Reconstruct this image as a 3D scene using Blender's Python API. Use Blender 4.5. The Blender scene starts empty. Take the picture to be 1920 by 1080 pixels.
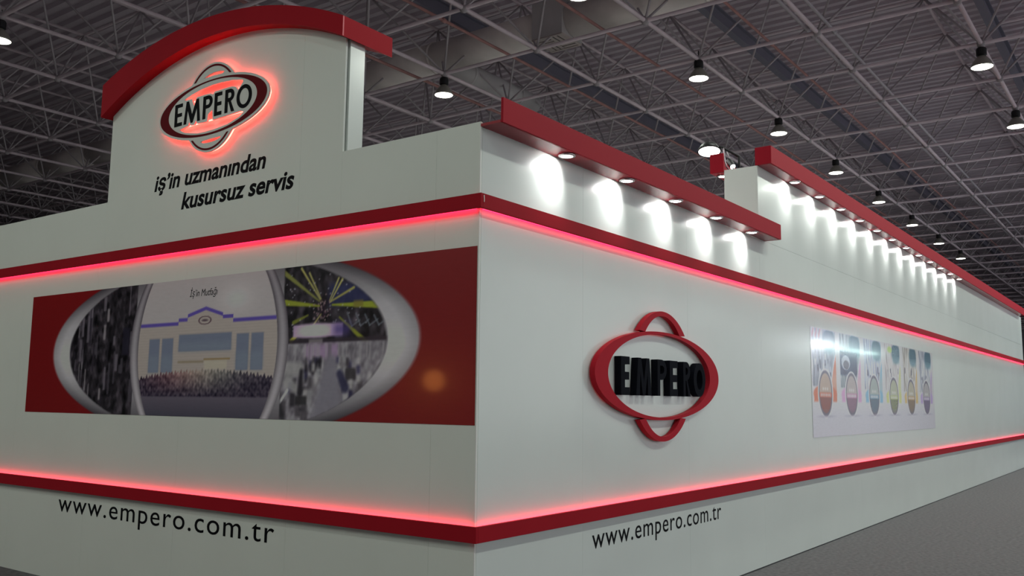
import bpy, bmesh, math, random
import numpy as np
from mathutils import Vector, Matrix
random.seed(4)
rng = np.random.default_rng(7)
PI = math.pi
SC = bpy.context.scene
COL = SC.collection

# ------------------------------------------------------------------ camera, world, exposure
CAM = Vector((3.6223, -4.5942, 1.70))
FW = Vector((-0.58483, 0.80166, 0.12375)); RT = Vector((0.80861, 0.58824, 0.01074)); UP = Vector((0.06418, -0.10635, 0.99226))
cd = bpy.data.cameras.new('camera'); cd.sensor_width = 36.0; cd.lens = 1704.26 / 1920 * 36; cd.clip_end = 300
co = bpy.data.objects.new('camera', cd); COL.objects.link(co)
m = Matrix((RT, UP, -FW)).transposed().to_4x4(); m.translation = CAM; co.matrix_world = m
SC.camera = co
SC.view_settings.view_transform = 'Standard'; SC.view_settings.look = 'None'
SC.view_settings.gamma = 1; SC.view_settings.use_curve_mapping = False
SC.view_settings.exposure = 0.0
w = bpy.data.worlds.new('hall_ambient'); SC.world = w; w.use_nodes = True
bg = w.node_tree.nodes['Background']; bg.inputs[0].default_value = (0.80, 0.83, 0.86, 1); bg.inputs[1].default_value = 1.35

HALL_W = 380.0           # power of one high bay lamp
SPOT_W = 17.0            # power of one downlight
def spot(name, loc, aim, power, size, blend, color, radius):
    d = bpy.data.lights.new(name, 'SPOT'); d.energy = power; d.spot_size = math.radians(size); d.spot_blend = blend
    d.color = color; d.shadow_soft_size = radius
    o = bpy.data.objects.new(name, d); COL.objects.link(o); o.location = loc
    o.rotation_euler = Vector(aim).to_track_quat('-Z', 'Y').to_euler()
    return o

def project(P):
    d = Vector(P) - CAM; z = d.dot(FW)
    if z < 0.1: return None
    return 960 + 1704.26 * d.dot(RT) / z, 540 - 1704.26 * d.dot(UP) / z, z

# ------------------------------------------------------------------ materials
def lin(r, g, b):
    f = lambda c: (c / 255 / 12.92) if c <= 10 else ((c / 255 + .055) / 1.055) ** 2.4
    return (f(r), f(g), f(b))
def mat(name, col, rough=0.5, metal=0.0, spec=0.5, noise=0.0, scale=8.0, emit=None, estr=0.0, bump=0.0, coat=0.0):
    m = bpy.data.materials.new(name); m.use_nodes = True
    nt = m.node_tree; b = nt.nodes['Principled BSDF']
    b.inputs['Base Color'].default_value = (*col, 1); b.inputs['Roughness'].default_value = rough
    b.inputs['Metallic'].default_value = metal; b.inputs['Specular IOR Level'].default_value = spec
    b.inputs['Coat Weight'].default_value = coat
    if emit:
        b.inputs['Emission Color'].default_value = (*emit, 1); b.inputs['Emission Strength'].default_value = estr
    if noise or bump:
        tc = nt.nodes.new('ShaderNodeTexCoord'); n = nt.nodes.new('ShaderNodeTexNoise')
        n.inputs['Scale'].default_value = scale; n.inputs['Detail'].default_value = 5
        nt.links.new(tc.outputs['Object'], n.inputs['Vector'])
        if noise:
            r = nt.nodes.new('ShaderNodeValToRGB')
            r.color_ramp.elements[0].position = .3; r.color_ramp.elements[1].position = .7
            r.color_ramp.elements[0].color = (*[c * (1 - noise) for c in col], 1)
            r.color_ramp.elements[1].color = (*[min(1, c * (1 + noise)) for c in col], 1)
            nt.links.new(n.outputs['Fac'], r.inputs['Fac']); nt.links.new(r.outputs['Color'], b.inputs['Base Color'])
        if bump:
            bp = nt.nodes.new('ShaderNodeBump'); bp.inputs['Strength'].default_value = bump; bp.inputs['Distance'].default_value = .01
            nt.links.new(n.outputs['Fac'], bp.inputs['Height']); nt.links.new(bp.outputs['Normal'], b.inputs['Normal'])
    return m
def attr_mat(name, rough, coat=0.0):
    m = bpy.data.materials.new(name); m.use_nodes = True; nt = m.node_tree; b = nt.nodes['Principled BSDF']
    a = nt.nodes.new('ShaderNodeAttribute'); a.attribute_name = 'ink'
    n = nt.nodes.new('ShaderNodeTexNoise'); n.inputs['Scale'].default_value = 60
    mx = nt.nodes.new('ShaderNodeMix'); mx.data_type = 'RGBA'; mx.blend_type = 'MULTIPLY'; mx.inputs['Factor'].default_value = .12
    nt.links.new(a.outputs['Color'], mx.inputs['A']); nt.links.new(n.outputs['Fac'], mx.inputs['B'])
    nt.links.new(mx.outputs['Result'], b.inputs['Base Color'])
    b.inputs['Roughness'].default_value = rough; b.inputs['Coat Weight'].default_value = coat; b.inputs['Coat Roughness'].default_value = .06
    return m
M = {
    'laminate': mat('white_laminate', (.745, .80, .77), .20, noise=.02, scale=1.3),
    'laminate_left': mat('satin_white_laminate', (.76, .795, .745), .5, spec=.3, noise=.02, scale=1.3),
    'laminate_edge': mat('laminate_edge', (.80, .81, .78), .4),
    'core': mat('chipboard_core', (.05, .045, .04), .8),
    'red': mat('red_acrylic', (.36, .012, .022), .5, spec=.04, noise=.03, scale=3),
    'red_gloss': mat('red_gloss_board', (.33, .016, .028), .22, spec=.15, noise=.02, scale=3),
    'red_board': mat('red_satin_board', (.36, .016, .030), .5, spec=.04, noise=.02, scale=3),
    'red_ring': mat('red_sign_acrylic', (.44, .018, .032), .5, spec=.04),
    'red_side': mat('red_sign_return', (.62, .06, .09), .4),
    'dark_red': mat('dark_red_film', (.13, .003, .008), .6, spec=.1),
    'plate': mat('sign_face_acrylic', (.66, .66, .62), .35),
    'black': mat('black_film', (.004, .004, .006), .6, spec=.08),
    'black_sign': mat('black_sign_acrylic', (.007, .008, .013), .7, spec=.03),
    'black_metal': mat('black_metal', (.012, .012, .014), .45, .3),
    'led': mat('red_led_strip', (.8, .05, .08), .5, emit=(1, .012, .050), estr=11.0),
    'led_logo': mat('red_led_module', (.8, .05, .08), .5, emit=(1, .055, .042), estr=19.0),
    'lens': mat('downlight_lens', (.9, .9, .9), .3, emit=(1, .98, .96), estr=14.0),
    'lens_bay': mat('high_bay_lens', (.9, .9, .8), .3, emit=(1, .98, .84), estr=9.0),
    'lens_flood': mat('floodlight_lens', (.9, .9, .8), .3, emit=(1, .97, .93), estr=8.0),
    'chrome': mat('brushed_trim', (.7, .7, .7), .25, .9),
    'deck': mat('painted_roof_deck', (.58, .50, .56), .6, noise=.05, scale=.3),
    'chord': mat('painted_truss_steel', (.66, .55, .60), .5, noise=.1, scale=2),
    'strut': mat('painted_strut_steel', (.46, .41, .44), .5, noise=.15, scale=2),
    'node': mat('truss_node_steel', (.35, .31, .33), .5),
    'purlin': mat('roof_beam_steel', (.17, .16, .21), .55),
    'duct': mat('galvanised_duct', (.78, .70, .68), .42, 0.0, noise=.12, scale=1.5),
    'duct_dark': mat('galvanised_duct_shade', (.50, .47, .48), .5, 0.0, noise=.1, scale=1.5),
    'louver': mat('diffuser_blade', (.45, .38, .37), .5),
    'slot': mat('diffuser_slot', (.03, .027, .027), .8),
    'pipe_red': mat('red_sprinkler_pipe', (.44, .22, .21), .5, noise=.15, scale=3),
    'conduit': mat('grey_conduit', (.45, .41, .45), .4, .3),
    'dome': mat('spun_aluminium_dome', (.34, .33, .29), .35, .5),
    'carpet': mat('grey_fair_carpet', (.145, .141, .148), .95, spec=.1, noise=.22, scale=22, bump=.5),
    'plinth': mat('dark_plinth', (.03, .03, .035), .5),
    'hall_wall': mat('hall_wall_paint', (.25, .24, .26), .8, noise=.08, scale=1),
    'booth': mat('neighbour_booth_board', (.80, .76, .92), .5),
    'tube': mat('fluorescent_tube', (.9, .95, .92), .3, emit=(.90, 1, .97), estr=34.0),
    'tube_dim': mat('dimmer_fluorescent_tube', (.9, .95, .92), .3, emit=(.70, 1, .93), estr=7.0),
    'print': attr_mat('glossy_print', .22, .35),
    'print_r': attr_mat('glossy_film_print', .14, .35),
    'ink_white': mat('white_print_ink', (.75, .74, .76), .35),
    'chip': mat('bare_chip', (.8, .78, .74), .6),
}

# ------------------------------------------------------------------ mesh helpers
class MB:
    def __init__(s): s.v = []; s.f = []
    def add(s, v, f):
        o = len(s.v); s.v += [tuple(p) for p in v]; s.f += [tuple(i + o for i in q) for q in f]; return s
    def box(s, x0, x1, y0, y1, z0, z1):
        v = [(x0,y0,z0),(x1,y0,z0),(x1,y1,z0),(x0,y1,z0),(x0,y0,z1),(x1,y0,z1),(x1,y1,z1),(x0,y1,z1)]
        return s.add(v, [(0,3,2,1),(4,5,6,7),(0,1,5,4),(1,2,6,5),(2,3,7,6),(3,0,4,7)])
    def tube(s, a, b, r, n=6, r2=None, cap=True):
        a, b = Vector(a), Vector(b); d = (b - a).normalized()
        u = d.orthogonal().normalized(); w_ = d.cross(u); r2 = r if r2 is None else r2
        v = [a + (u * math.cos(2*PI*k/n) + w_ * math.sin(2*PI*k/n)) * r for k in range(n)] + \
            [b + (u * math.cos(2*PI*k/n) + w_ * math.sin(2*PI*k/n)) * r2 for k in range(n)]
        f = [(k, (k+1) % n, n + (k+1) % n, n + k) for k in range(n)]
        if cap: f += [tuple(range(n-1, -1, -1)), tuple(range(n, 2*n))]
        return s.add(v, f)
    def lathe(s, prof, n=24, c=(0,0,0)):
        v = [(c[0] + r*math.cos(2*PI*k/n), c[1] + r*math.sin(2*PI*k/n), c[2] + z) for r, z in prof for k in range(n)]
        f = [(i*n + k, i*n + (k+1) % n, (i+1)*n + (k+1) % n, (i+1)*n + k) for i in range(len(prof)-1) for k in range(n)]
        return s.add(v, f)
    def prism(s, poly, fn, d0, d1):     # poly of (u, v), fn(u, v, d) -> point
        n = len(poly)
        v = [fn(u, q, d0) for u, q in poly] + [fn(u, q, d1) for u, q in poly]
        f = [(k, (k+1) % n, n + (k+1) % n, n + k) for k in range(n)] + [tuple(range(n-1, -1, -1)), tuple(range(n, 2*n))]
        return s.add(v, f)
    def mesh(s, name, mtl, smooth=False):
        me = bpy.data.meshes.new(name); me.from_pydata(s.v, [], s.f); me.update()
        bm = bmesh.new(); bm.from_mesh(me); bmesh.ops.recalc_face_normals(bm, faces=bm.faces); bm.to_mesh(me); bm.free()
        if smooth:
            me.shade_smooth()
        me.materials.append(mtl); return me
    def build(s, name, mtl, parent=None, smooth=False):
        return link(name, s.mesh(name, mtl, smooth), parent)
def link(name, me, parent=None):
    o = bpy.data.objects.new(name, me); COL.objects.link(o)
    if parent: o.parent = parent
    return o
def thing(name, label, cat, loc=(0,0,0), group=None):
    o = bpy.data.objects.new(name, None); COL.objects.link(o); o.location = loc; o.empty_display_size = .1
    return tag(o, label, cat, group)
def tag(o, label, cat, group=None):
    o['label'] = label; o['category'] = cat
    if group: o['group'] = group
    return o
def structure(o): o['kind'] = 'structure'; return o
def box(name, mtl, parent, *b): return MB().box(*b).build(name, mtl, parent)
def bevel_box(name, mtl, parent, b, w_=.004):
    o = box(name, mtl, parent, *b); me = o.data
    bm = bmesh.new(); bm.from_mesh(me); bmesh.ops.bevel(bm, geom=bm.edges[:], offset=w_, segments=2, affect='EDGES', profile=.5)
    bm.to_mesh(me); bm.free(); return o
# planes of the two stand walls: u along the wall, v up, d out of the wall
LW = lambda u, v, d: (u, -d, v)
RW = lambda u, v, d: (d, u, v)
def filled(name, loops, fn, d0, d1, mtl, parent=None):
    """flat shape with holes (even-odd loops in u, v), thickness d0..d1"""
    cu = bpy.data.curves.new(name, 'CURVE'); cu.dimensions = '2D'; cu.fill_mode = 'BOTH'; cu.extrude = .5
    for lp in loops:
        sp = cu.splines.new('POLY'); sp.points.add(len(lp) - 1); sp.use_cyclic_u = True
        for p, (u, v) in zip(sp.points, lp): p.co = (u, v, 0, 1)
    return from_curve(name, cu, fn, d0, d1, mtl, parent)
def from_curve(name, cu, fn, d0, d1, mtl, parent, fit=None, shear=0.0, letters=False):
    tmp = bpy.data.objects.new('tmp', cu); COL.objects.link(tmp)
    dg = bpy.context.evaluated_depsgraph_get(); me = bpy.data.meshes.new_from_object(tmp.evaluated_get(dg))
    bpy.data.objects.remove(tmp); bpy.data.curves.remove(cu)
    bm = bmesh.new(); bm.from_mesh(me); bmesh.ops.remove_doubles(bm, verts=bm.verts, dist=1e-5); bm.to_mesh(me); bm.free()
    n = len(me.vertices); a = np.zeros(n*3); me.vertices.foreach_get('co', a); a = a.reshape(-1, 3); raw = a[:, 0].copy()
    if fit:
        a[:, 0] += a[:, 1] * shear
        u0, u1, v0, vs = fit            # left, right, baseline, scale of one em upward
        lo, hi = a[:, 0].min(), a[:, 0].max()
        a[:, 0] = u0 + (a[:, 0] - lo) / (hi - lo) * (u1 - u0); a[:, 1] = v0 + a[:, 1] * vs
    z = a[:, 2]; t = (z - z.min()) / max(1e-9, z.max() - z.min())
    out = np.array([fn(u, v, d0 + (d1 - d0) * k) for u, v, k in zip(a[:, 0], a[:, 1], t)])
    faces = [tuple(p.vertices) for p in me.polygons]
    bpy.data.meshes.remove(me)
    groups = [list(range(len(faces)))]
    if letters:                          # one object per letter: loose islands, dots and cedillas joined to their letter
        par = list(range(n))
        def find(q):
            while par[q] != q: par[q] = par[par[q]]; q = par[q]
            return q
        for f_ in faces:
            for q in f_[1:]: par[find(q)] = find(f_[0])
        isl = {}
        for k, f_ in enumerate(faces): isl.setdefault(find(f_[0]), []).append(k)
        spans = []
        for ks in isl.values():
            vv = raw[[q for k in ks for q in faces[k]]]; spans.append([vv.min(), vv.max(), ks])
        spans.sort(key=lambda q: q[0]); merged = []
        for a0, a1, ks in spans:
            if merged and min(a1, merged[-1][1]) - a0 > .55 * min(a1 - a0, merged[-1][1] - merged[-1][0]):
                merged[-1][1] = max(merged[-1][1], a1); merged[-1][2] += ks
            else: merged.append([a0, a1, list(ks)])
        groups = [q[2] for q in merged]
    objs = []
    for ks in groups:
        idx = sorted({q for k in ks for q in faces[k]}); mp = {q: r for r, q in enumerate(idx)}
        g = MB(); g.add(out[idx].tolist(), [tuple(mp[q] for q in faces[k]) for k in ks])
        objs.append(g.build('letter' if letters else name, mtl, None))
    if letters: return objs
    if parent: objs[0].parent = parent
    return objs[0]
def lettering(name, body, fn, u0, u1, v0, vs, d0, d1, mtl, parent=None, bold=0.0, shear=0.0, space=1.0, letters=False):
    cu = bpy.data.curves.new(name, 'FONT'); cu.body = body; cu.size = 1; cu.extrude = .5; cu.offset = bold
    cu.space_character = space; cu.resolution_u = 4
    return from_curve(name, cu, fn, d0, d1, mtl, parent, fit=(u0, u1, v0, vs), shear=shear, letters=letters)
def ell(cu_, cv, a, b, n=72, t0=0, t1=2*PI, closed=True):
    k = n if closed else n + 1
    return [(cu_ + a*math.cos(t0 + (t1-t0)*i/n), cv + b*math.sin(t0 + (t1-t0)*i/n)) for i in range(k)]

# ------------------------------------------------------------------ hall shell
CH, SX, SY, NX0, NY0 = 9.0, 2.53, 2.42, -4.21, 10.40     # lower truss layer height, grid pitch, one node
DZ = 1.75
flo = structure(box('floor', M['carpet'], None, -62, 30, -14, 98, -.1, 0))
# corrugated roof deck, ribs along x
v, f = [], []
y = -14.0; p = .36; prof = [(0, 0), (.15, 0), (.18, .11), (.33, .11)]
ys = []
while y < 98:
    for dy, dz in prof: ys.append((y + dy, 11.05 + dz))
    y += p
for yy, zz in ys: v += [(-62, yy, zz), (30, yy, zz)]
f = [(2*i, 2*i+1, 2*i+3, 2*i+2) for i in range(len(ys)-1)]
deck = structure(MB().add(v, f).build('ceiling', M['deck']))
structure(box('wall_far', M['hall_wall'], None, -62, 30, 98, 98.3, 0, 11.4))
structure(box('wall_light_block', M['hall_wall'], None, -62, 30, -14.3, -14, 0, 11.4))  # unseen, put in to keep world light off the poster wall
structure(box('wall_west', M['hall_wall'], None, -62.3, -62, -14, 98, 0, 11.4))

# ------------------------------------------------------------------ stand walls
ZS = 3.505      # top of the low wall / soffit of the near canopy
ZT = 4.335      # top of the tall far part
XL, YR = -7.2, 26.0
wl = structure(box('wall_left', M['core'], None, XL, -.021, .021, .10, 0, ZS + .03))
seams = [XL, -5.98, -4.58, -3.18, -1.78, -.38, 0.0]
for a, b in zip(seams, seams[1:]):
    box('panel', M['laminate_left'], wl, a + .0006, b - .0006, 0, .02, 0, 3.0)
for a, b in zip([XL, -5.98, -4.512, -1.3115, -.38], [-5.98, -4.512, None, -.38, 0.0]):
    if b is not None: box('panel', M['laminate_left'], wl, a + .0006, b - .0006, 0, .02, 3.0006, ZS + .035)
wr = structure(box('wall_right', M['core'], None, -.10, -.021, .021, YR, 0, ZS))
sy_ = [0.0205, 1.29, 3.13, 4.975, 6.81, 8.64, 10.47, 12.3, 14.13, 15.96, 17.8, 19.6, 21.5, 23.3, YR]
for a, b in zip(sy_, sy_[1:]):
    box('panel', M['laminate'], wr, -.02, 0, a + .0006, b - .0006, 0.012, ZS - .001)
box('corner_strip', M['laminate_edge'], wr, -.004, .0035, -.0035, .004, 0, ZS)
wt = structure(box('wall_upper', M['core'], None, -.37, -.021, 4.996, YR, ZS, ZT - .02))
for a, b in zip(sy_[3:], sy_[4:]):
    box('panel', M['laminate'], wt, -.02, 0, a + .0006, b - .0006, ZS + .001, ZT)
box('panel', M['laminate'], wt, -.39, -.0205, 4.975, 4.995, ZS - .4, ZT)
box('top_board', M['laminate'], wt, -.39, -.02, 4.996, YR, ZT - .019, ZT)
box('back_panel', M['laminate'], wt, -.39, -.371, 4.996, YR, 0, ZT - .02)
bb = structure(box('baseboard_right', M['plinth'], None, -.02, .004, 0.02, 5.02, 0, .012))
box('base_rail', M['plinth'], bb, -.02, .001, 5.02, YR, 0, .010)

# ------------------------------------------------------------------ arch sign over the poster wall
arch = thing('arch_sign', 'white arched header board with a thick red curved cap above the poster wall', 'sign', (-2.9, 0, 3.0))
def child(o, root):
    o.parent = root; o.matrix_parent_inverse = Matrix.Translation(root.location).inverted(); return o
def arcA(x): return 1.13 + math.sqrt(3.646**2 - (x + 2.868)**2)
def arcB(x): return .785 + math.sqrt(4.177**2 - (x + 3.045)**2)
def arch_board(x0, x1):
    n = 24; xs = [x0 + (x1-x0)*i/n for i in range(n+1)]
    poly = [(x0, 3.0006), (x1, 3.0006)] + [(x, arcA(x) + .02) for x in reversed(xs)]
    return MB().prism(poly, LW, 0, -.018)
child(arch_board(-4.512, -1.7806).build('face_board', M['laminate_left']), arch)
child(arch_board(-1.7794, -1.312).build('face_board', M['laminate_left']), arch)
child(MB().box(-1.335, -1.297, .034, .185, ZS + .036, arcA(-1.3) + .02).build('side_board', M['laminate']), arch)
child(MB().box(-4.512, -4.474, .034, .185, ZS + .036, arcA(-4.5) + .02).build('side_board', M['laminate']), arch)
xs = [-4.47 + (4.47-1.338)*i/24 for i in range(25)]
child(MB().prism([(-4.47, ZS + .036), (-1.338, ZS + .036)] + [(x, arcA(x) + .02) for x in reversed(xs)], LW, -.03, -.18).build('frame_core', M['core']), arch)
xs = [-4.56 + (4.56-1.25)*i/40 for i in range(41)]
cap = MB().prism([(x, arcA(x)) for x in xs] + [(x, arcB(x)) for x in reversed(xs)], LW, .10, -.435).build('curved_cap', M['red'])
child(cap, arch)
child(MB().prism([(x, arcA(x)+.004) for x in (-1.2502,)] + [(-1.2495, arcA(-1.25)+.004), (-1.2495, arcB(-1.25)-.004), (-1.2502, arcB(-1.25)-.004)], LW, .098, .085).build('edge_trim', M['red_side']), arch)

# ------------------------------------------------------------------ red rails with led strips
def make_rail(label, wall, z0, z1, glow_down):
    zs = (z1 - .03, z1 - .004) if glow_down else (z0 + .004, z0 + .03)      # batten added to stop led light leaking out the dark side
    if wall == 'L':
        o = bevel_box('rail_board', M['red'], None, (XL, .055, -.055, -.032, z0, z1), .002)
        zz = z0 + .003 if glow_down else z1 - .015
        s = MB().box(XL, -.01, -.026, -.016, zz, zz + .010)
        br = [MB().box(XL, -.03, -.033, 0, *zs)]
    else:
        o = bevel_box('rail_board', M['red'], None, (.032, .055, -.0315, YR, z0, z1), .002)
        zz = z0 + .003 if glow_down else z1 - .015
        s = MB().box(.016, .026, .01, YR, zz, zz + .010)
        br = [MB().box(0, .033, .0, YR, *zs)]
    r = thing('red_rail', label, 'rail', (0, 0, z0), 'red light rails round the stand walls')
    child(o, r); child(s.build('led_strip', M['led']), r)
    for b in br: child(b.build('light_stop_batten', M['core']), r)
    return r
make_rail('red rail above the eye-shaped poster, glowing red along its lower edge', 'L', 2.945, 3.042, True)
make_rail('red rail on the right wall under the near canopy, glowing along its lower edge', 'R', 2.945, 3.042, True)
make_rail('red rail below the eye-shaped poster, glowing red along its upper edge', 'L', .822, .922, False)
make_rail('red rail above the web address right of the corner, glowing along its upper edge', 'R', .822, .922, False)
tag(MB().prism([(0, 3.03), (.007, 3.03), (.010, 3.0), (.008, 2.985), (.003, 2.985), (.004, 3.0)], lambda u, v, d: (.0552 + d, -.028 + u, v), 0, .0015).build('chipped_edge', M['chip']),
    'small white chip on the red rail at the stand corner', 'chip')

# ------------------------------------------------------------------ canopies
cp = thing('red_canopy', 'long near red canopy at the top of the right wall, open at its corner end', 'canopy', (0, 0, ZS))
CPX, CY1 = .185, 5.16
child(MB().box(.0, CPX - .02, 0.0, CY1 - .02, ZS + .001, ZS + .02).build('soffit', M['red_gloss']), cp)
child(bevel_box('fascia', M['red_board'], None, (CPX - .019, CPX, .0, CY1, ZS, ZS + .168), .0015), cp)
child(MB().box(-.06, CPX - .0195, CY1 - .019, CY1, ZS, ZS + .168).build('end_board', M['red_board']), cp)
def box_canopy(label, x0, x1, y0, y1, z0, z1):
    c = thing('red_canopy', label, 'canopy', (x0, y0, z0))
    child(MB().box(x0 + .001, x1 - .02, y0 + .02, y1, z0 + .001, z0 + .02).build('soffit', M['red_gloss']), c)
    child(bevel_box('fascia', M['red_board'], None, (x1 - .019, x1, y0 + .0195, y1, z0, z1), .0015), c)
    child(MB().box(x0, x1, y0, y0 + .019, z0, z1).build('end_board', M['red_board']), c)
    child(MB().box(x0 + .001, x1 - .02, y0 + .02, y1, z1 - .02, z1 - .001).build('top_board', M['red_gloss']), c)
    return c
box_canopy('far red canopy on the tall white block, with a closed square end', -.02, .165, 4.965, 25.5, ZT + .001, 4.535)
c3 = thing('red_canopy', 'short red canopy end peeking out behind the tall white block', 'canopy', (-.56, 4.98, ZT))
child(MB().box(-.555, -.392, 4.965, 4.984, ZT - .02, 4.535).build('end_board', M['red_board']), c3)
child(MB().box(-.554, -.392, 4.985, 9.0, ZT - .019, ZT).build('soffit', M['red_gloss']), c3)
child(MB().box(-.555, -.536, 4.985, 9.0, ZT + .001, 4.535).build('fascia', M['red_board']), c3)

# downlights: trim ring and glowing lens, each with its own lamp
ring_me = MB().lathe([(.044, 0), (.060, 0), (.066, -.006), (.062, -.014), (.048, -.016), (.044, -.010), (.044, 0)], 20).mesh('trim_ring', M['chrome'], True)
lens_me = MB().lathe([(.0, -.020), (.025, -.019), (.0465, -.013), (.0465, -.004)], 20).mesh('lens', M['lens'], True)
ORD = ['nearest the corner', 'second from the corner', 'third from the corner', 'fourth from the corner', 'farthest from the corner']
ORD2 = ['nearest its square end', 'second from its square end', 'third from its square end', 'fourth from its square end',
        'fifth from its square end', 'sixth from its square end', 'seventh from its square end', 'eighth from its square end',
        'ninth from its square end', 'tenth from its square end', 'eleventh from its square end', 'twelfth from its square end']
def downlight(x, y, z, label, power, group, aimv=(-.13, -.075, -.125)):
    d = thing('downlight', label, 'spotlight', (x, y, z), group)
    a = link('trim_ring', ring_me, d); b = link('lens', lens_me, d)
    spot('downlight_beam', (x + .03, y, z - .03), aimv, power, 122, 1.0, (1, .985, .97), .03)
for k, y_ in enumerate([.90, 1.81, 2.71, 3.60, 4.52]):
    downlight(.10, y_, ZS, 'glowing round downlight under the near red canopy, ' + ORD[k], SPOT_W, 'downlights under the near canopy')
for k in range(12):
    downlight(.095, 5.94 + .918 * k, ZT, 'glowing round downlight under the far red canopy, ' + ORD2[k], SPOT_W, 'downlights under the far canopy')
downlight(-.47, 5.12, ZT - .02, 'glowing downlight under the short red canopy behind the tall white block', SPOT_W * .5, None, aimv=(.13, 0, -.13))

# ------------------------------------------------------------------ glyphs for the emblem
def glyph(ch, u0, u1, v0, v1, t, tv):
    W, H = u1 - u0, v1 - v0; mid = v0 + H * .5
    if ch == 'E':
        return [[(u0, v0), (u1, v0), (u1, v0+tv), (u0+t, v0+tv), (u0+t, mid-tv/2), (u1-W*.06, mid-tv/2), (u1-W*.06, mid+tv/2),
                 (u0+t, mid+tv/2), (u0+t, v1-tv), (u1, v1-tv), (u1, v1), (u0, v1)]]
    if ch == 'M':
        c = (u0+u1)/2; s = W*.13
        return [[(u0, v0), (u0+t, v0), (u0+s+t*.55, v0+H*.62), (c-t*.35, v0), (c+t*.35, v0), (u1-s-t*.55, v0+H*.62), (u1-t, v0), (u1, v0),
                 (u1-s, v1), (u1-s-t*.85, v1), (c, v0+H*.36), (u0+s+t*.85, v1), (u0+s, v1)]]
    if ch in 'PR':
        bh = H * (.56 if ch == 'P' else .54); r = bh/2; bc = v1 - r; rx = min(r*1.1, W*.55); n = 12
        out = [(u1-rx + rx*math.cos(-PI/2 + PI*i/n), bc + r*math.sin(-PI/2 + PI*i/n)) for i in range(n+1)]
        hole = [(u0+t, bc - r + tv)] + [(u1-rx + (rx-t)*math.cos(-PI/2 + PI*i/n), bc + (r-tv)*math.sin(-PI/2 + PI*i/n)) for i in range(n+1)] + [(u0+t, bc + r - tv)]
        if ch == 'P':
            o = [(u0, v0), (u0+t, v0), (u0+t, bc-r)] + out + [(u0, v1)]
        else:
            o = [(u0, v0), (u0+t, v0), (u0+t, bc-r), (u0+t*1.25, bc-r), (u1+W*.06-t*1.05, v0), (u1+W*.06, v0), (u1-rx+t*.45, bc-r)] + out[1:] + [(u0, v1)]
        return [o, hole]
    if ch == 'O':
        c, d = (u0+u1)/2, (v0+v1)/2
        return [ell(c, d, W/2, H/2, 40), ell(c, d, W/2 - t, H/2 - tv, 40)]

# ------------------------------------------------------------------ halo-lit emblem on the arch
CU, CV = -2.880, 4.161
hl = thing('halo_sign', 'oval backlit emblem with black letters on the arch, ringed by a red glow', 'sign', (CU, 0, CV))
def star(a, b, la, lb, n=180, grow=0):
    pts = []
    for i in range(n):
        t = 2*PI*i/n; c, s = math.cos(t), math.sin(t)
        r1 = 1/math.sqrt((c/(a+grow))**2 + (s/(b+grow))**2); r2 = 1/math.sqrt((c/(la+grow))**2 + (s/(lb+grow))**2)
        pts.append((CU + max(r1, r2)*c, CV + max(r1, r2)*s))
    return pts
up_hole = [(-3.27, 4.295), (-3.139, 4.325), (-3.01, 4.346), (-2.88, 4.354), (-2.756, 4.352), (-2.591, 4.34), (-2.461, 4.315), (-2.46, 4.302), (-2.519, 4.241),
           (-2.549, 4.273), (-2.603, 4.289), (-2.668, 4.288), (-2.843, 4.289), (-2.858, 4.268), (-2.90, 4.285), (-2.971, 4.287), (-3.092, 4.289), (-3.121, 4.217), (-3.162, 4.286), (-3.252, 4.289)]
lo_hole = [(-3.318, 4.032), (-3.194, 4.048), (-3.179, 4.08), (-3.163, 4.048), (-3.106, 4.045), (-3.087, 4.077), (-3.062, 4.046), (-2.924, 4.042), (-2.915, 4.103), (-2.86, 4.129),
           (-2.85, 4.042), (-2.69, 4.044), (-2.465, 4.051), (-2.44, 4.038), (-2.485, 4.009), (-2.643, 3.97), (-2.807, 3.956), (-2.95, 3.954), (-3.063, 3.960), (-3.243, 3.997)]
tl_hole = [(-3.01, 4.435), (-2.93, 4.457), (-2.86, 4.464), (-2.78, 4.460), (-2.715, 4.446), (-2.74, 4.432), (-2.86, 4.438)]
bl_hole = [(-3.01, 3.874), (-2.88, 3.880), (-2.72, 3.879), (-2.74, 3.866), (-2.805, 3.853), (-2.88, 3.850), (-2.963, 3.856)]
S0, S1 = .045, .060
child(filled('face_plate', [star(.762, .266, .375, .392), up_hole, lo_hole, tl_hole, bl_hole], LW, S0, S1, M['plate']), hl)
child(filled('oval_ring', [ell(CU, CV, .735, .243, 96), ell(CU, CV + .003, .612, .229, 96)], LW, S1 + .0002, S1 + .003, M['dark_red']), hl)
def loop_band(sgn):
    t0 = math.asin(.262/.384) ; a, b, w_ = .352, .375, .016
    o = ell(CU, CV, a, sgn*b, 28, t0, PI - t0, False); i_ = ell(CU, CV, a - w_*1.25, sgn*(b - w_), 28, t0 + .05, PI - t0 - .05, False)
    return o + i_[::-1]
for s_ in (1, -1): child(filled('loop_band', [loop_band(s_)], LW, S1 + .0002, S1 + .003, M['dark_red']), hl)
for ch, a, b in [('E', -3.398, -3.288), ('M', -3.262, -3.026), ('P', -2.990, -2.860), ('E', -2.831, -2.731), ('R', -2.687, -2.566), ('O', -2.533, -2.336)]:
    child(filled('letter', glyph(ch, a, b, 4.069, 4.270, .038, .031), LW, S1 + .0002, S1 + .003, M['black']), hl)
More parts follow.
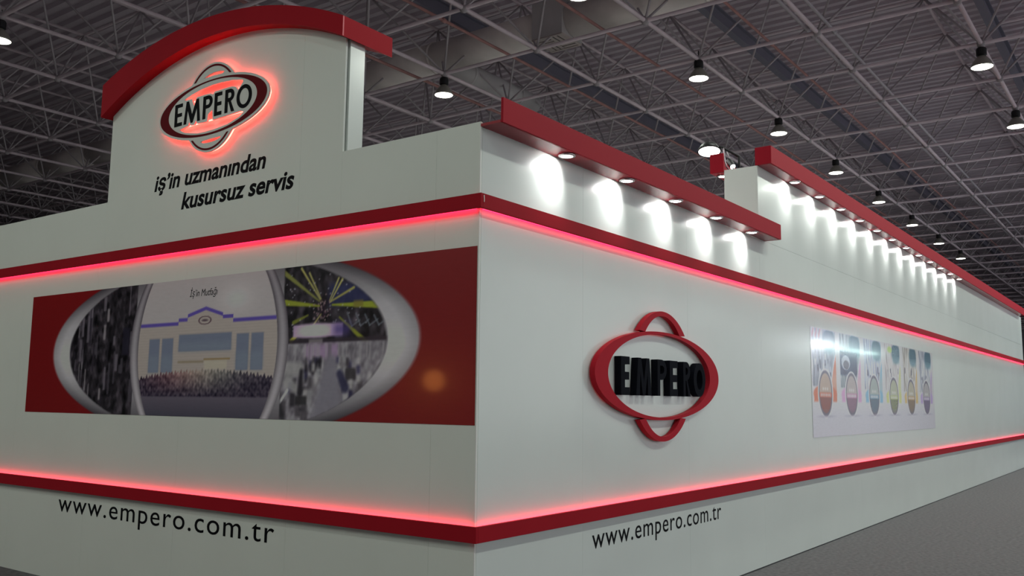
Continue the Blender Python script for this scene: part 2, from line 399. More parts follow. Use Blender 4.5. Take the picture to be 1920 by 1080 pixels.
# led chain behind the plate: follows the outline inside its edge
led = MB()
def chain(pts, r=.006, d=.022):
    for p_, q_ in zip(pts, pts[1:]): led.tube(LW(p_[0], p_[1], d), LW(q_[0], q_[1], d), r, 4, cap=False)
pl = star(.735, .243, .352, .375, 90); chain(pl + pl[:1])
chain([(-3.30, 4.272), (-2.48, 4.272)]); chain([(-3.34, 4.062), (-2.42, 4.062)])
child(led.build('led_chain', M['led_logo']), hl)
for u, v_ in [(-3.5, 4.16), (-2.26, 4.16), (-2.88, 4.40), (-2.88, 3.92)]:
    child(MB().tube(LW(u, v_, 0), LW(u, v_, S0), .006, 8).build('standoff', M['chrome']), hl)

# slogan and web addresses
sl = thing('slogan_lettering', 'two lines of black slanted slogan lettering on the arch board', 'lettering', (-2.8, 0, 3.34))
for body, u0, u1, v0, vs in [("iş’in uzmanından", -3.742, -2.195, 3.546, .203), ("kusursuz servis", -3.318, -1.842, 3.336, .207)]:
    for o in lettering('letter', body, LW, u0, u1, v0, vs, .0004, .0016, M['black'], bold=.026, shear=.20, letters=True): child(o, sl)
for lab, fn, args, loc, spc in [('black web address on the wall left of the corner, below the red rail', LW, (-5.02, -1.905, .626, .238), (-3.4, 0, .626), 1.12),
                           ('black web address on the wall right of the corner, below the red rail', RW, (1.424, 3.818, .607, .222), (0, 2.6, .607), 1.10)]:
    wa = thing('web_address', lab, 'lettering', loc)
    for o in lettering('letter', "www.empero.com.tr", fn, *args, .0004, .0016, M['black'], space=spc, letters=True): child(o, wa)

# ------------------------------------------------------------------ ring emblem with raised letters on the right wall
RU, RV = 2.525, 1.930
rl = thing('ring_sign', 'red oval ring emblem with deep black letters standing off the right wall', 'sign', (0, RU, RV))
D0, D1 = .012, .058
def ring_piece(name, loops):
    o = filled(name, loops, RW, D0, D1, M['red_ring'])
    o.data.materials.append(M['red_side'])
    return child(o, rl)
ring_piece('oval_ring', [ell(RU, RV, 1.155, .377, 120), ell(RU, RV, .955, .353, 120)])
def loop_r(sgn):
    a, b, ai, bi = .575, .556, .455, .516
    t0 = math.asin(.368/b); t1 = math.asin(.360/bi)
    return ell(RU - .01, RV, a, sgn*b, 36, t0, PI - t0, False) + ell(RU - .01, RV, ai, sgn*bi, 36, t1, PI - t1, False)[::-1]
for s_ in (1, -1): ring_piece('loop_band', [loop_r(s_)])
for ch, a, b in [('E', 1.765, 1.905), ('M', 2.015, 2.282), ('P', 2.395, 2.565), ('E', 2.625, 2.780), ('R', 2.895, 3.035), ('O', 3.110, 3.362)]:
    child(filled('letter', glyph(ch, a, b, 1.760, 2.068, .046 if ch in 'PR' else .062, .050 if ch in 'PR' else .062), RW, .004, .064, M['black_sign']), rl)
for u, v_ in [(RU-1.05, RV), (RU+1.05, RV), (RU, RV+.535), (RU, RV-.535)]:
    child(MB().tube(RW(u, v_, 0), RW(u, v_, D0), .008, 8).build('standoff', M['chrome']), rl)
tn = MB()
rp = ell(RU, RV, 1.10, .364, 60)
for p_, q_ in zip(rp[14:36], rp[15:37]): tn.tube(RW(p_[0], p_[1], .006), RW(q_[0], q_[1], .006), .003, 4, cap=False)
M['led_soft'] = mat('soft_red_led', (.8, .05, .08), .5, emit=(1, .02, .04), estr=2.2)
child(tn.build('led_chain', M['led_soft']), rl)

# ------------------------------------------------------------------ printed posters (ink = vertex colour on a fine grid)
# printed reflectance per displayed linear value
def grid_print(name, fn, u0, u1, v0, v1, step, painter, mtl, expo, d=.003):
    nu, nv = int((u1-u0)/step), int((v1-v0)/step)
    U, V = np.meshgrid(np.linspace(u0, u1, nu+1), np.linspace(v0, v1, nv+1))
    img = np.clip(painter(U, V), 0, 255) / 255.0
    L_ = np.where(img <= .04045, img/12.92, ((img+.055)/1.055)**2.4) * expo
    L_ = np.clip(L_, .002, .86)
    pts = np.array([fn(a, b, d) for a, b in zip(U.ravel(), V.ravel())])
    idx = np.arange((nu+1)*(nv+1)).reshape(nv+1, nu+1)
    q = np.stack([idx[:-1, :-1], idx[:-1, 1:], idx[1:, 1:], idx[1:, :-1]], -1).reshape(-1, 4)
    me = bpy.data.meshes.new(name); me.vertices.add(len(pts)); me.vertices.foreach_set('co', pts.ravel())
    me.loops.add(q.size); me.loops.foreach_set('vertex_index', q.ravel().astype(np.int32))
    me.polygons.add(len(q)); me.polygons.foreach_set('loop_start', np.arange(0, q.size, 4, dtype=np.int32))
    me.update(calc_edges=True)
    at = me.color_attributes.new('ink', 'FLOAT_COLOR', 'POINT')
    at.data.foreach_set('color', np.c_[L_.reshape(-1, 3), np.ones(len(pts))].ravel())
    me.materials.append(mtl); return link(name, me)
def sm(x, e): return np.clip(.5 - x/(2*e), 0, 1)            # 1 inside (x < 0), soft edge e
class Paint:
    def __init__(s, U, V, base): s.U, s.V = U, V; s.c = np.zeros(U.shape + (3,)); s.c[:] = base
    def put(s, mask, col):
        col = np.asarray(col, float)
        s.c += (col - s.c) * mask[..., None]
    def rect(s, a, b, c, d, col, e=.006, k=1.0, within=1.0):
        m_ = sm(np.maximum(a - s.U, s.U - b), e) * sm(np.maximum(c - s.V, s.V - d), e); s.put(m_ * k * within, col)
    def line(s, p, q, w0, w1, col, e=.006, k=1.0, within=1.0):
        px, py = p; dx, dy = q[0]-px, q[1]-py; L2 = dx*dx + dy*dy
        t = np.clip(((s.U-px)*dx + (s.V-py)*dy)/L2, 0, 1)
        dist = np.hypot(s.U - px - t*dx, s.V - py - t*dy)
        s.put(sm(dist - (w0 + (w1-w0)*t), e) * k * within, col)
    def oval(s, cu_, cv, a, b, col, e=.02, k=1.0, within=1.0):
        s.put(sm(np.sqrt(((s.U-cu_)/a)**2 + ((s.V-cv)/b)**2) - 1, e) * k * within, col)
def blotch(U, V, su, sv, seed, n=24):
    r = np.random.default_rng(seed); o = np.zeros(U.shape)
    for _ in range(n):
        a, b, p1 = r.normal(0, su), r.normal(0, sv), r.uniform(0, 6.28); o += np.cos(a*U + b*V + p1)
    return o / math.sqrt(n/2)
def left_print(U0, V0):
    U, V = U0 + 2.9, V0 - 2.125
    P = Paint(U, V, (92, 13, 15))
    # big grey eye
    eo = np.sqrt((U/2.41)**2 + (V/.775)**2); ei = np.sqrt((U/2.10)**2 + (V/.735)**2)
    rim = np.clip((eo - .86)/.14, 0, 1)
    g = 128 + 34*np.clip(1 - abs(V + .05)/.55, 0, 1) - 34*np.clip(1 - abs(eo - 1)/.07, 0, 1) - 46*np.clip((abs(V) - .25)/.33, 0, 1)
    P.put(sm(eo - 1, .008), np.stack([g, g - 3, g + 3], -1))
    inn = sm(ei - 1, .008)
    side = inn * sm(1.0 - abs(U), .01)
    # exhibition hall photo (right), machinery photo (left)
    n1, n2 = blotch(U, V, 44, 40, 1, 50), blotch(U, V, 60, 50, 2, 50)
    dark = np.stack([30 + 12*n1, 27 + 11*n1, 32 + 12*n1], -1); P.put(side, dark)
    R = side * (U > 0)
    P.rect(1.5, 2.1, .26, .42, (34, 38, 74), .03, .8, R)
    for a, b, w0, w1, c in [((.93, .58), (1.40, .30), .022, .006, (104, 106, 56)), ((1.19, .56), (1.42, .30), .009, .005, (150, 146, 84)),
                            ((1.28, .52), (1.42, .31), .008, .005, (146, 142, 86)), ((1.60, .46), (1.51, .30), .008, .005, (150, 145, 90)),
                            ((1.64, .45), (1.52, .29), .009, .005, (150, 145, 84)), ((1.76, .38), (1.52, .29), .010, .006, (136, 130, 70)),
                            ((1.00, .31), (1.40, .265), .024, .008, (118, 124, 40)), ((2.02, .245), (1.54, .265), .028, .006, (122, 130, 38)),
                            ((1.12, .15), (1.28, .20), .016, .006, (96, 100, 40)), ((1.10, .01), (1.22, .09), .018, .008, (150, 148, 50)),
                            ((1.90, -.02), (1.62, .17), .020, .006, (112, 116, 38)), ((1.34, .12), (1.42, .20), .007, .005, (150, 140, 90))]:
        P.line(a, b, w0, w1, c, .006, .95, R)
    P.rect(1.76, 1.86, .235, .285, (100, 92, 40), .01, .8, R)
    for _ in range(70):
        a, b = rng.normal(1.46, .055), rng.normal(.235, .05); P.oval(a, b, .008, .007, (120, 98, 104) if rng.random() < .5 else (40, 24, 40), .5, .8, R)
    for _ in range(60):
        a, b = rng.uniform(1.0, 1.9), rng.uniform(.05, .52); P.oval(a, b, .007, .006, (150, 148, 160), .6, .6, R)
    for k in range(4):
        P.line((1.70 + .09*k, .20 - .01*k), (1.75 + .09*k, .10), .006, .006, (92, 98, 108), .006, .8, R)
        P.line((1.75 + .09*k, .10), (1.83 + .09*k, .14), .005, .005, (92, 98, 108), .006, .8, R)
    P.rect(1.12, 1.66, .035, .13, (150, 128, 158), .01, .95, R); P.oval(1.36, .08, .16, .05, (206, 182, 208), .5, .8, R)
    P.rect(1.56, 1.74, .035, .13, (58, 48, 104), .04, .7, R)
    P.rect(1.05, 2.12, -.02, .02, (40, 34, 42), .008, .9, R); P.rect(1.30, 1.45, -.02, .02, (110, 104, 108), .01, .8, R)
    fl = R * sm(V + .01, .008)
    P.put(fl, np.stack([108 + 10*n2, 104 + 10*n2, 112 + 10*n2], -1))
    P.rect(1.26, 1.62, -.13, -.02, (132, 108, 140), .02, .8, R)
    for _ in range(46):
        a = rng.uniform(1.05, 2.08); P.rect(a, a + rng.uniform(.006, .022), -.14 + rng.uniform(-.02, .02), -.02, (88, 84, 92) if rng.random() < .45 else (132, 128, 134), .008, .6, R)
    P.line((1.55, -.15), (1.52, -.62), .05, .19, (104, 101, 112), .03, .9, R)        # aisle floor
    for _ in range(110):                                                            # people and machines, both sides of the aisle
        t = rng.random() ** 1.5; sgn = rng.choice((-1, 1)); v_ = -.13 - .40*t
        u_ = 1.54 - .03*t + sgn*(.07 + .16*t + abs(rng.normal(0, .10 + .08*t)))
        c = [(24, 22, 28), (40, 38, 66), (128, 126, 132), (150, 147, 150), (54, 50, 56), (96, 92, 98), (30, 28, 34)][rng.integers(7)]
        P.rect(u_ - .014 - .022*t, u_ + .014 + .022*t, v_ - .03 - .05*t, v_ + .02 + .03*t, c, .014, .75, R)
    P.line((1.06, -.20), (1.20, -.20), .05, .05, (134, 132, 134), .02, .8, R); P.line((1.08, -.30), (1.20, -.36), .05, .03, (134, 132, 134), .02, .8, R)
    P.line((1.23, -.22), (1.22, -.38), .02, .03, (26, 24, 30), .015, .9, R); P.rect(1.17, 1.30, -.47, -.40, (34, 33, 36), .012, .9, R)
    P.line((1.00, -.45), (1.08, -.36), .012, .012, (170, 168, 176), .006, .9, R)
    P.line((1.04, -.57), (.98, -.50), .03, .05, (30, 29, 34), .02, .8, R)
    P.rect(1.70, 1.80, -.28, -.20, (48, 46, 50), .01, .9, R); P.line((1.70, -.34), (1.64, -.24), .04, .03, (38, 38, 62), .015, .9, R)
    Lf = side * (U < 0)
    for _ in range(60):
        a = rng.uniform(-2.1, -1.0); b = rng.uniform(-.5, .5)
        P.rect(a, a + rng.uniform(.01, .05), b, b + rng.uniform(.06, .3), [(118, 112, 118), (58, 54, 62), (34, 30, 38), (88, 82, 92)][rng.integers(4)], .008, .8, Lf)
    P.rect(-1.20, -1.09, -.05, .2, (26, 24, 36), .012, .9, Lf)
    # the two curved grey bars that frame the middle picture
    q = np.sqrt(np.clip(1 - (V/1.0)**2, 0, 1)); qo = 1.07*q
    bar = sm(abs(U) - qo, .004) * inn
    t = np.clip((abs(U)/q - .94)/.13, 0, 1); sh = 70 + 62*np.sin(PI*np.clip(t*.9 + .05, 0, 1))**1.2 - 18*np.clip(V/.5, -1, 1)
    P.put(sm(abs(U) - qo, .004), np.stack([sh, sh - 5, sh + 2], -1))
    mid = sm(abs(U) - .94*q, .004)
    # middle picture: sky, building, crowd, street
    sky = 146 - 6*V + 16*np.exp(-((U-.42)/.22)**2 - ((V-.38)/.12)**2)
    P.put(mid, np.stack([sky, sky - 6, sky - 3], -1))
    wallz = np.where(U < -.36, .215, np.where(U < -.23, .245, np.where(U < .02, .275 + (U+.23)/.25*.055, np.where(U < .25, .33 - (U-.02)/.23*.06, np.where(U < .39, .25, .215)))))
    bt = 140 + 2*np.sin(V*260)
    P.put(mid * sm(V - wallz, .004), np.stack([bt, bt - 9, bt - 12], -1))
    P.put(mid * sm(abs(V - wallz + .012) - .015, .004), (74, 62, 132))
    for a, b, c, d in [(-.77, -.62, -.21, .08), (-.58, -.42, -.21, .08), (-.335, .375, -.035, .105), (.445, .595, -.2, .09), (.63, .775, -.2, .09)]:
        P.rect(a - .008, b + .008, c - .004, d + .006, (112, 106, 112), .005, .6, mid)
        P.rect(a, b, c, d, (92, 98, 116), .005, 1, mid)
        P.rect(a, b, c, c + (d-c)*.5, (102, 110, 124), .03, .6, mid)
    P.rect(-.34, .02, -.135, -.115, (116, 104, 88), .006, .8, mid); P.rect(.02, .37, -.115, -.10, (118, 98, 66), .005, .9, mid)
    P.rect(.03, .33, -.19, -.118, (156, 150, 134), .01, .6, mid)
    ct = -.20 - .06*(abs(U)/.9)**2 + .012*np.sin(U*150) + .008*np.sin(U*87 + 1)
    cn = blotch(U, V, 85, 85, 5, 60) * .75; ctop = np.clip((V + .41)/.2, 0, 1)
    cr = np.stack([46 + 80*ctop*np.exp(-((U+.1)/.55)**2) + 15*cn, 40 + 72*ctop*np.exp(-((U-.0)/.5)**2) + 14*cn, 54 + 52*ctop*np.exp(-((U-.0)/.5)**2) + 13*cn], -1)
    P.put(mid * sm(V - ct, .006), cr)
    P.put(mid * sm(V + .415, .008), np.stack([78 - 20*np.clip((-V-.42)/.16, 0, 1) + 0*U, 72 - 16*np.clip((-V-.42)/.16, 0, 1) + 0*U, 84 - 16*np.clip((-V-.42)/.16, 0, 1) + 0*U], -1))
    lg = np.sqrt(((U-.012)/.088)**2 + ((V-.218)/.036)**2)
    P.put(mid * sm(abs(lg - .92) - .10, .06), (70, 50, 60)); P.oval(.012, .218, .045, .010, (60, 46, 56), .3, .8, mid)
    return P.c
pl_ = grid_print('wall_poster', LW, -5.79, -.010, 1.545, 2.705, .0075, left_print, M['print'], 2.7)
tag(pl_, 'wide dark red poster with grey eye shape and factory photo left of the corner', 'poster')
o = lettering('script_text', "İş’in Mutfağı", LW, -3.115, -2.735, 2.550, .085, .0034, .0040, M['black'], shear=.25); o.parent = pl_

C6 = [(214, 98, 56), (206, 142, 180), (108, 158, 186), (182, 198, 116), (196, 160, 96), (160, 140, 190)]
def right_print(U, V):
    P = Paint(U, V, (184, 184, 191))
    P.rect(6.0, 14, 1.0, 1.66, (178, 177, 188), .1)
    nz, n2 = blotch(U, V, 26, 16, 11), blotch(U, V, 60, 12, 12)
    for k in range(6):
        c = 7.16 + 1.155*k; col = np.array(C6[k], float); u = U - c; a0, a1 = c - .50, c + .47
        # photograph panel, its right edge swept by a white curve
        edge = np.where(V > 2.38, .46, .46 - .30*np.clip((2.38 - V)/.55, 0, 1)**.8)
        ph = sm(np.maximum(-.50 - u, u - edge), .008) * sm(np.maximum(1.93 - V, V - 2.655), .01)
        bs = [np.array((150, 156, 168.)), np.array((140, 150, 156.)), np.array((158, 164, 184.)), np.array((186, 180, 182.)), np.array((170, 166, 160.)), np.array((160, 164, 176.))][k]
        P.put(ph, bs + np.stack([26*n2 + 10*nz]*3, -1)*.8)
        P.oval(c + .20, 2.53, .26, .16, (60, 94, 110), .15, .95, ph)
        P.rect(c - .02, c + .43, 2.36, 2.46, (104, 140, 150), .04, .7, ph)
        for _ in range(9):
            a, b = rng.uniform(-.45, .3), rng.uniform(2.1, 2.38)
            P.rect(c + a, c + a + rng.uniform(.02, .06), b - rng.uniform(.04, .12), b, (42, 44, 60) if rng.random() < .6 else (196, 198, 206), .012, .75, ph)
        if k == 1:
            P.rect(c - .5, c + .3, 2.10, 2.42, (40, 54, 80), .02, .95, ph); P.oval(c - .24, 2.27, .20, .10, (176, 180, 190), .06, .9, ph); P.oval(c - .22, 2.24, .13, .06, (70, 66, 76), .1, .9, ph)
        if k == 0:
            for j in range(3): P.line((c - .42 + .13*j, 2.65), (c - .48 + .13*j, 2.56), .02, .02, (170, 104, 100), .02, .8, ph)
        if k == 3: P.oval(c - .18, 2.57, .14, .05, (160, 186, 96), .3, .9, ph)
        # coloured tail to the right of the capsule and shoulder behind it
        tail = sm(np.maximum(edge + .04 - u, u - .47), .01) * sm(np.maximum(1.75 - V, V - 2.40), .015)
        fade = np.clip((V - 1.75)/.55, 0, 1); P.put(tail, (col + (np.array((176, 170, 160)) - col)*(.55*np.exp(-((fade-.45)/.28)**2))[..., None]))
        hump = sm(np.sqrt((u/.475)**2 + ((V - 1.835)/.125)**2) - 1, .05) ; hump = np.maximum(hump, sm(np.maximum(abs(u) - .46, abs(V - 1.81) - .07), .015))
        P.put(hump, col)
        # capsule
        P.oval(c, 1.845, .315, .315, (200, 200, 208), .03)
        e = np.sqrt((u/.275)**2 + ((V - 1.845)/.292)**2); t = np.clip((V - 1.56)/.57, 0, 1)
        body = np.where((t > .42)[..., None], np.array((150, 152, 142)) + (col - np.array((150, 152, 142)))*.18, col*.54 + 4)
        body = body + (np.array((84, 80, 92)) - body) * (np.clip((.16 - t)/.16, 0, 1) * .6)[..., None]
        P.put(sm(e - 1, .03), (86, 82, 96)); P.put(sm(e - .87, .03), body)
        P.rect(c - .25, c + .25, 1.795, 1.855, col*.8, .01, .9); 
        for j in range(6): P.rect(c - .20 + .068*j, c - .158 + .068*j, 1.805, 1.842, (222, 214, 222), .012, .8)
        for j in range(3): P.rect(c - .12 + .085*j, c - .065 + .085*j, 1.885, 1.918, (214, 210, 208), .014, .7)
        P.oval(c + .02, 1.553, .30, .016, (140, 136, 150), .6, .6)
    return P.c
pr_ = grid_print('wall_poster', RW, 6.62, 13.55, 1.30, 2.665, .012, right_print, M['print_r'], 1.75)
tag(pr_, 'pale glossy poster of a row of coloured capsules on the right wall', 'poster')

# ------------------------------------------------------------------ space frame roof
sf = thing('space_frame', 'grey steel space frame truss hung under the corrugated hall roof', 'truss', (NX0, NY0, CH))
def node(i, j): return Vector((NX0 + SX*i, NY0 + SY*j, CH))
I0, I1, J0, J1 = -22, 8, -8, 34
xa, xb, ya, yb = NX0 + SX*I0, NX0 + SX*I1, NY0 + SY*J0, NY0 + SY*J1
for i in range(I0, I1 + 1): child(MB().tube((NX0 + SX*i, ya, CH), (NX0 + SX*i, yb, CH), .044, 8).build('chord', M['chord'], None, True), sf)
for j in range(J0, J1 + 1): child(MB().tube((xa, NY0 + SY*j, CH), (xb, NY0 + SY*j, CH), .040, 8).build('chord', M['chord'], None, True), sf)
for i in range(I0, I1): child(MB().tube((NX0 + SX*(i+.5), ya, CH+DZ), (NX0 + SX*(i+.5), yb, CH+DZ), .040, 6).build('upper_chord', M['chord'], None, True), sf)
for j in range(J0, J1): child(MB().tube((xa, NY0 + SY*(j+.5), CH+DZ), (xb, NY0 + SY*(j+.5), CH+DZ), .040, 6).build('upper_chord', M['chord'], None, True), sf)
ups = [Vector((sx*SX/2, sy*SY/2, DZ)) for sx in (-1, 1) for sy in (-1, 1)]
strut_me = [MB().tube((0, 0, 0), u, .025, 6).mesh('web_strut', M['strut'], True) for u in ups]
ball_me = MB().lathe([(.0, .09), (.06, .07), (.09, .0), (.06, -.07), (.0, -.09)], 10).mesh('truss_node', M['node'], True)
cand = []
for i in range(I0, I1 + 1):
    for j in range(J0, J1 + 1):
        n_ = node(i, j)
        for k, u in enumerate(ups):
            q = project(n_ + u*.5)
            vis = q is not None and -60 < q[0] < 1980 and -60 < q[1] < 620 and not (q[0] < 640 and q[1] > 120) and not (q[0] < 900 and q[1] > 250) and q[1] < 250 + max(0, (q[0]-930))*.42
            cand.append((0 if vis else 1, (n_ - CAM).length, i, j, k))
cand.sort()
rest = MB()
for r_, (vis, dist, i, j, k) in enumerate(cand):
    if r_ < 298:
        o = link('web_strut', strut_me[k]); o.location = node(i, j); o.parent = sf; o.matrix_parent_inverse = Matrix.Translation(sf.location).inverted()
    elif dist < 75:
        rest.tube(node(i, j), node(i, j) + ups[k], .025, 5, cap=False)
o = child(rest.build('distant_strut', M['strut'], None, True), sf); o['kind'] = 'stuff'
nd = sorted(((node(i, j) - CAM).length, i, j) for i in range(I0, I1+1) for j in range(J0, J1+1) if (lambda q: q and -30 < q[0] < 1950 and -30 < q[1] < 600)(project(node(i, j))))
for d_, i, j in nd[:150]:
    o = link('truss_node', ball_me); o.location = node(i, j); o.parent = sf; o.matrix_parent_inverse = Matrix.Translation(sf.location).inverted()

# roof beams and pipes running down the hall
for x, lab in [(-4.35, 'dark steel roof beam over the row of hall lamps right of the air duct box'), (-9.35, 'dark steel roof beam crossing above the far hall lamp over the left wall'), (.7, 'dark steel roof beam high over the far canopy')]:
    g = MB().box(x - .085, x + .085, -14, 97, 10.34, 10.37).box(x - .012, x + .012, -14, 97, 10.37, 10.66).box(x - .085, x + .085, -14, 97, 10.66, 10.69)
    tag(g.build('roof_beam', M['purlin']), lab, 'beam', 'roof beams')
def pipe(x, z, r, m_, name, lab, cat, grp):
    t = thing(name, lab, cat, (x, 0, z), grp)
    child(MB().tube((x, -14, z), (x, 97, z), r, 8).build('pipe_run', m_, None, True), t)
    for k in range(0, 14):
        yy = -6 + 4.84*k
        child(MB().tube((x, yy - .05, z), (x, yy + .05, z), r*1.5, 8).build('coupling', m_, None, True), t)
    return t
pipe(-2.80, 9.20, .028, M['pipe_red'], 'sprinkler_pipe', 'thin red sprinkler pipe under the roof, right of the hall lamp row', 'pipe', 'sprinkler pipes')
pipe(-5.33, 9.20, .032, M['pipe_red'], 'sprinkler_pipe', 'thin red sprinkler pipe under the roof, just left of the hall lamp row', 'pipe', 'sprinkler pipes')
pipe(-7.70, 9.20, .032, M['pipe_red'], 'sprinkler_pipe', 'thin red sprinkler pipe under the roof, left of the air duct box', 'pipe', 'sprinkler pipes')
pipe(-10.3, 9.20, .036, M['pipe_red'], 'sprinkler_pipe', 'thin red sprinkler pipe behind the right end of the arch', 'pipe', 'sprinkler pipes')
for x, l in ((-1.92, 'grey conduit pipe running beside the pale truss chord at upper right'), (-1.50, 'second grey conduit pipe at upper right, right of the pale chord')):
    pipe(x, 9.16, .035, M['conduit'], 'conduit', l, 'pipe', 'grey conduits')

# air duct along x with its diffuser box, and a branch along y
DYC, DZC, DR = 10.95, 9.70, .36
du = thing('air_duct', 'large round grey air duct crossing the hall roof above the arch end', 'duct', (-8, DYC, DZC))
xl = np.linspace(-40, -6.985, 12); xr_ = np.linspace(-6.215, 6, 5)
for a, b in list(zip(xl, xl[1:])) + list(zip(xr_, xr_[1:])): child(MB().tube((a, DYC, DZC), (b, DYC, DZC), DR, 28).build('duct_section', M['duct'], None, True), du)
for a in list(xl[:-1]) + list(xr_[1:]): child(MB().tube((a - .03, DYC, DZC), (a + .03, DYC, DZC), DR + .02, 28).build('joint_ring', M['duct'], None, True), du)
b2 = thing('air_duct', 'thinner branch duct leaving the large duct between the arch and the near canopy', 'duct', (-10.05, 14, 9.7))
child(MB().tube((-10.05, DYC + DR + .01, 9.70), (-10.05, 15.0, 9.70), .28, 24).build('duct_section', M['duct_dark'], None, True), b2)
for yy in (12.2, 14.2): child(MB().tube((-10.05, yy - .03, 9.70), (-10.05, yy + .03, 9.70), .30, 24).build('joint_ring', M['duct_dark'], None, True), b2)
df = thing('air_diffuser', 'square grey air diffuser box with slotted underside below the large duct', 'vent', (-6.62, 10.95, 9.3))
bx0, bx1, by0, by1, bz = -6.98, -6.22, 10.55, 11.34, 9.30
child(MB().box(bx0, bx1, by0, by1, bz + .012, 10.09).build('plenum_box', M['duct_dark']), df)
for a in [(bx0, bx1, by0, by0+.05), (bx0, bx1, by1-.05, by1), (bx0, bx0+.05, by0+.05, by1-.05), (bx1-.05, bx1, by0+.05, by1-.05)]:
    child(MB().box(*a, bz - .02, bz + .011).build('frame', M['louver']), df)
child(MB().box(bx0+.05, bx1-.05, by0+.05, by1-.05, bz + .002, bz + .011).build('grille_back', M['slot']), df)
cx_, cy_ = (bx0+bx1)/2, (by0+by1)/2
for qx, qy, along in [(-1, -1, 'x'), (1, -1, 'y'), (1, 1, 'x'), (-1, 1, 'y')]:
    for k in range(3):
        t = .035 + k*.115
        a = (cx_ + (qx < 0)*-.33 + (qx > 0)*.005, cx_ + (qx < 0)*-.005 + (qx > 0)*.33); b = (cy_ + (qy < 0)*-.33 + (qy > 0)*.005, cy_ + (qy < 0)*-.005 + (qy > 0)*.33)
        if along == 'x': bl = (a[0], a[1], b[0] + t - .03, b[0] + t + .045)
        else: bl = (a[0] + t - .03, a[0] + t + .045, b[0], b[1])
        child(MB().box(*bl, bz - .014, bz + .001).build('blade', M['louver']), df)

# high bay lamps, hung below truss nodes
cap_me = MB().lathe([(0, .40), (.085, .40), (.10, .37), (.10, .25), (.07, .235), (0, .235)], 18).mesh('ballast_box', M['black_metal'], False)
dome_me = MB().lathe([(.06, .24), (.10, .20), (.165, .12), (.20, .04), (.215, 0), (.205, 0), (.19, .045), (.155, .115), (.09, .19)], 24).mesh('reflector_dome', M['dome'], True)
lens2_me = MB().lathe([(0, -.012), (.1, -.008), (.20, .004), (.203, .012)], 24).mesh('lens', M['lens_bay'], True)
hook_me = MB().tube((0, 0, .39), (0, 0, .62), .012, 6).mesh('hook', M['black_metal'])
SIL = ([0, 190, 200, 300, 400, 500, 560, 650, 728, 735, 903, 938, 1355, 1360, 1418, 1445, 1684, 1920], [425, 390, 210, 90, 35, 8, 8, 35, 60, 270, 228, 175, 385, 320, 278, 275, 425, 590])
names = {(0, -1): 'bright round hall lamp at the top edge, beside the air diffuser box', (0, 1): 'bright round hall lamp high over the middle of the near canopy',
         (0, 3): 'round hall lamp over the end of the far canopy', (0, 5): 'round hall lamp halfway along the far canopy, smaller than the one before it', (0, 7): 'small round hall lamp low over the far canopy',
         (0, 9): 'tiny round hall lamp low over the far canopy, first of the last three', (0, 11): 'tiny round hall lamp low over the far canopy, second of the last three',
         (0, 13): 'tiniest round hall lamp over the far canopy, nearest the right edge', (-4, -3): 'round hall lamp at the left edge, left of the arch',
         (2, 2): 'large round hall lamp high at the upper right', (2, 4): 'round hall lamp at the right edge, below the large upper right one',
         (-2, 0): 'round hall lamp under the air duct, between arch and near canopy'}
for i in range(-4, 5, 2):
    for j in range(-10, 14):
        if (j - (1 if (i//2) % 2 == 0 else 0)) % 2: continue
        n_ = node(i, j); L_ = n_ + Vector((0, 0, -.43 if i == 0 else -.50))
        q = project(L_)
        inview = q and -30 < q[0] < 1950 and -30 < q[1] < np.interp(q[0], *SIL) + 12
        if inview:
            lab = names.get((i, j))
            if lab is None and q[0] > 1700: lab = 'round hall lamp at far right over the far canopy, %s of its row' % ['first', 'second', 'third', 'fourth', 'fifth', 'sixth', 'seventh'][j % 7]
            if lab is None: lab = 'round hall lamp partly hidden behind the stand, hung %d bays down the hall' % (j + 3)
            t = thing('hall_lamp', lab, 'lamp', L_, 'round hall lamps')
            for nm, me in (('ballast_box', cap_me), ('reflector_dome', dome_me), ('lens', lens2_me), ('hook', hook_me)): link(nm, me, t)
        if L_.y < 36:
            if L_.y > 1 or L_.y < -5: spot('hall_lamp_light', L_ + Vector((0, 0, -.03)), (0, 0, -1), HALL_W * (1 if L_.y > 1 else .54), 165, .35, (.93, 1, .90), .2)

# unseen fill without a fixture, added to brighten the tall block's near end
d_ = bpy.data.lights.new('interior_fill', 'POINT'); d_.energy = 70; d_.color = (1, .95, .90); d_.shadow_soft_size = .15
o = bpy.data.objects.new('interior_fill', d_); COL.objects.link(o); o.location = (-1.6, 2.9, 3.2)

# ------------------------------------------------------------------ lighting rig on the tall block
fx = Vector((-.707, 5.3, 4.675))
fl_ = thing('floodlight', 'glaring wide floodlight on a black arm behind the tall white block', 'floodlight', fx)
aim = Vector((.10, -.22, -.97)).normalized()
rot = aim.to_track_quat('-Z', 'Y')
h = MB().lathe([(0, .115), (.05, .11), (.10, .08), (.132, .03), (.140, 0), (.128, 0), (.118, .03), (.08, .07), (0, .09)], 24).build('housing', M['black_metal'], fl_, True); h.rotation_euler = rot.to_euler()
l = MB().lathe([(0, -.020), (.07, -.014), (.126, .004)], 24).build('lens', M['lens_flood'], fl_, True); l.rotation_euler = rot.to_euler()
child(MB().tube(fx - aim*.10, (-.54, 5.30, 4.70), .014, 8).tube((-.54, 5.30, 4.70), (-.34, 5.30, 4.56), .014, 8).tube((-.34, 5.3, 4.56), (-.34, 5.3, ZT + .02), .014, 8).build('arm', M['black_metal']), fl_)
child(MB().box(-.39, -.29, 5.25, 5.35, ZT, ZT + .02).build('clamp_plate', M['black_metal']), fl_)
spot('floodlight_beam', fx + aim*.05, aim, 30, 130, .7, (1, .97, .93), .1)
s2 = thing('small_spotlight', 'small black spotlight clamped on top of the tall white block, right of the floodlight', 'spotlight', (-.385, 5.22, 4.43))
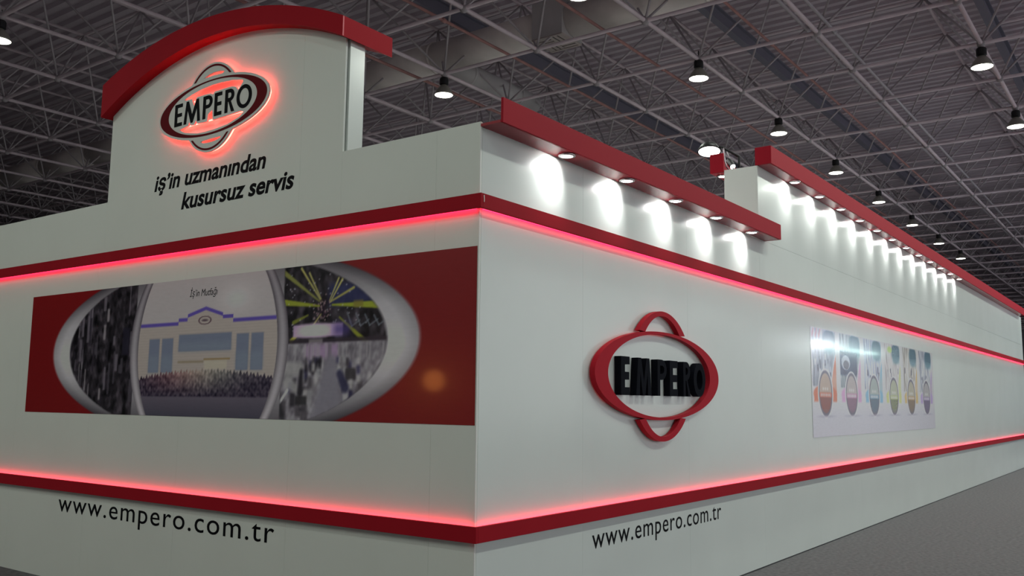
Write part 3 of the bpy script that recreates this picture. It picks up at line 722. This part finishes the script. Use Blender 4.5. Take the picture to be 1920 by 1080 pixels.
a2 = Vector((.55, -.35, -.75)).normalized(); p2 = Vector((-.385, 5.22, 4.43))
child(MB().tube(p2 - a2*.12, p2, .036, 12).build('can', M['black_metal']), s2)
child(MB().tube(p2 + a2*.0005, p2 + a2*.004, .031, 12).build('lens', M['lens_flood']), s2)
child(MB().tube(p2 - a2*.06, (-.35, 5.22, ZT + .015), .008, 6).box(-.38, -.32, 5.19, 5.25, ZT, ZT + .015).build('bracket', M['black_metal']), s2)
for k, (a, b) in enumerate([((-.54, 5.31, 4.70), (-.40, 5.33, ZT + .01)), ((-.52, 5.29, 4.69), (-.42, 5.28, ZT + .01)), ((-.50, 5.33, 4.66), (-.33, 5.36, ZT + .01))]):
    a, b = Vector(a), Vector(b); md = (a+b)/2 + Vector((-.03, 0, -.05)); g = MB().tube(a, md, .006, 6).tube(md, b, .006, 6)
    child(g.build('cable', M['conduit']), fl_)

# warm floor lamp across the front aisle: its glow is mirrored in the red end of the poster
wl_ = thing('floor_lamp', 'warm orange globe floor lamp across the front aisle, mirrored in the red poster end', 'lamp', (-6.1, -6.62, 0))
MB().lathe([(0, 0), (.16, 0), (.16, .02), (.03, .035), (0, .035)], 24).build('base', M['black_metal'], wl_, True)
MB().tube((0, 0, .035), (0, 0, 1.86), .014, 10).build('pole', M['black_metal'], wl_, True)
MB().lathe([(.17*math.sin(PI*k/12), 2.02 - .17*math.cos(PI*k/12)) for k in range(13)], 24).build('globe', mat('warm_globe', (.9, .5, .2), .4, emit=(1, .33, .07), estr=9.0), wl_, True)

# ------------------------------------------------------------------ neighbouring stand across the aisle (outside the frame; it is what the glossy wall mirrors)
nb = thing('neighbour_stand', 'plain white neighbouring stand across the aisle with tube lights along its top', 'stand', (5.3, 20.4, 0))
child(MB().box(5.3, 5.4, 20.4, 48, 0, 4.0).build('wall_board', M['booth']), nb)
child(MB().box(5.4, 9.0, 20.4, 20.5, 0, 4.0).build('wall_board', M['booth']), nb)
child(MB().box(4.9, 5.4, 20.4, 48, 4.0, 4.12).build('fascia', M['booth']), nb)
for yy, ln, mm in [(22.3, 1.5, 'tube'), (24.4, 1.5, 'tube_dim'), (26.2, 1.5, 'tube_dim'), (28.0, 1.5, 'tube_dim')]:
    tb = child(MB().tube((5.06, yy, 3.52), (5.06, yy + ln, 3.52), .05, 10).build('light_tube', M[mm]), nb)
    MB().box(5.03, 5.09, yy - .04, yy, 3.50, 4.0).build('tube_holder', M['booth'], tb); MB().box(5.03, 5.09, yy + ln, yy + ln + .04, 3.50, 4.0).build('tube_holder', M['booth'], tb)
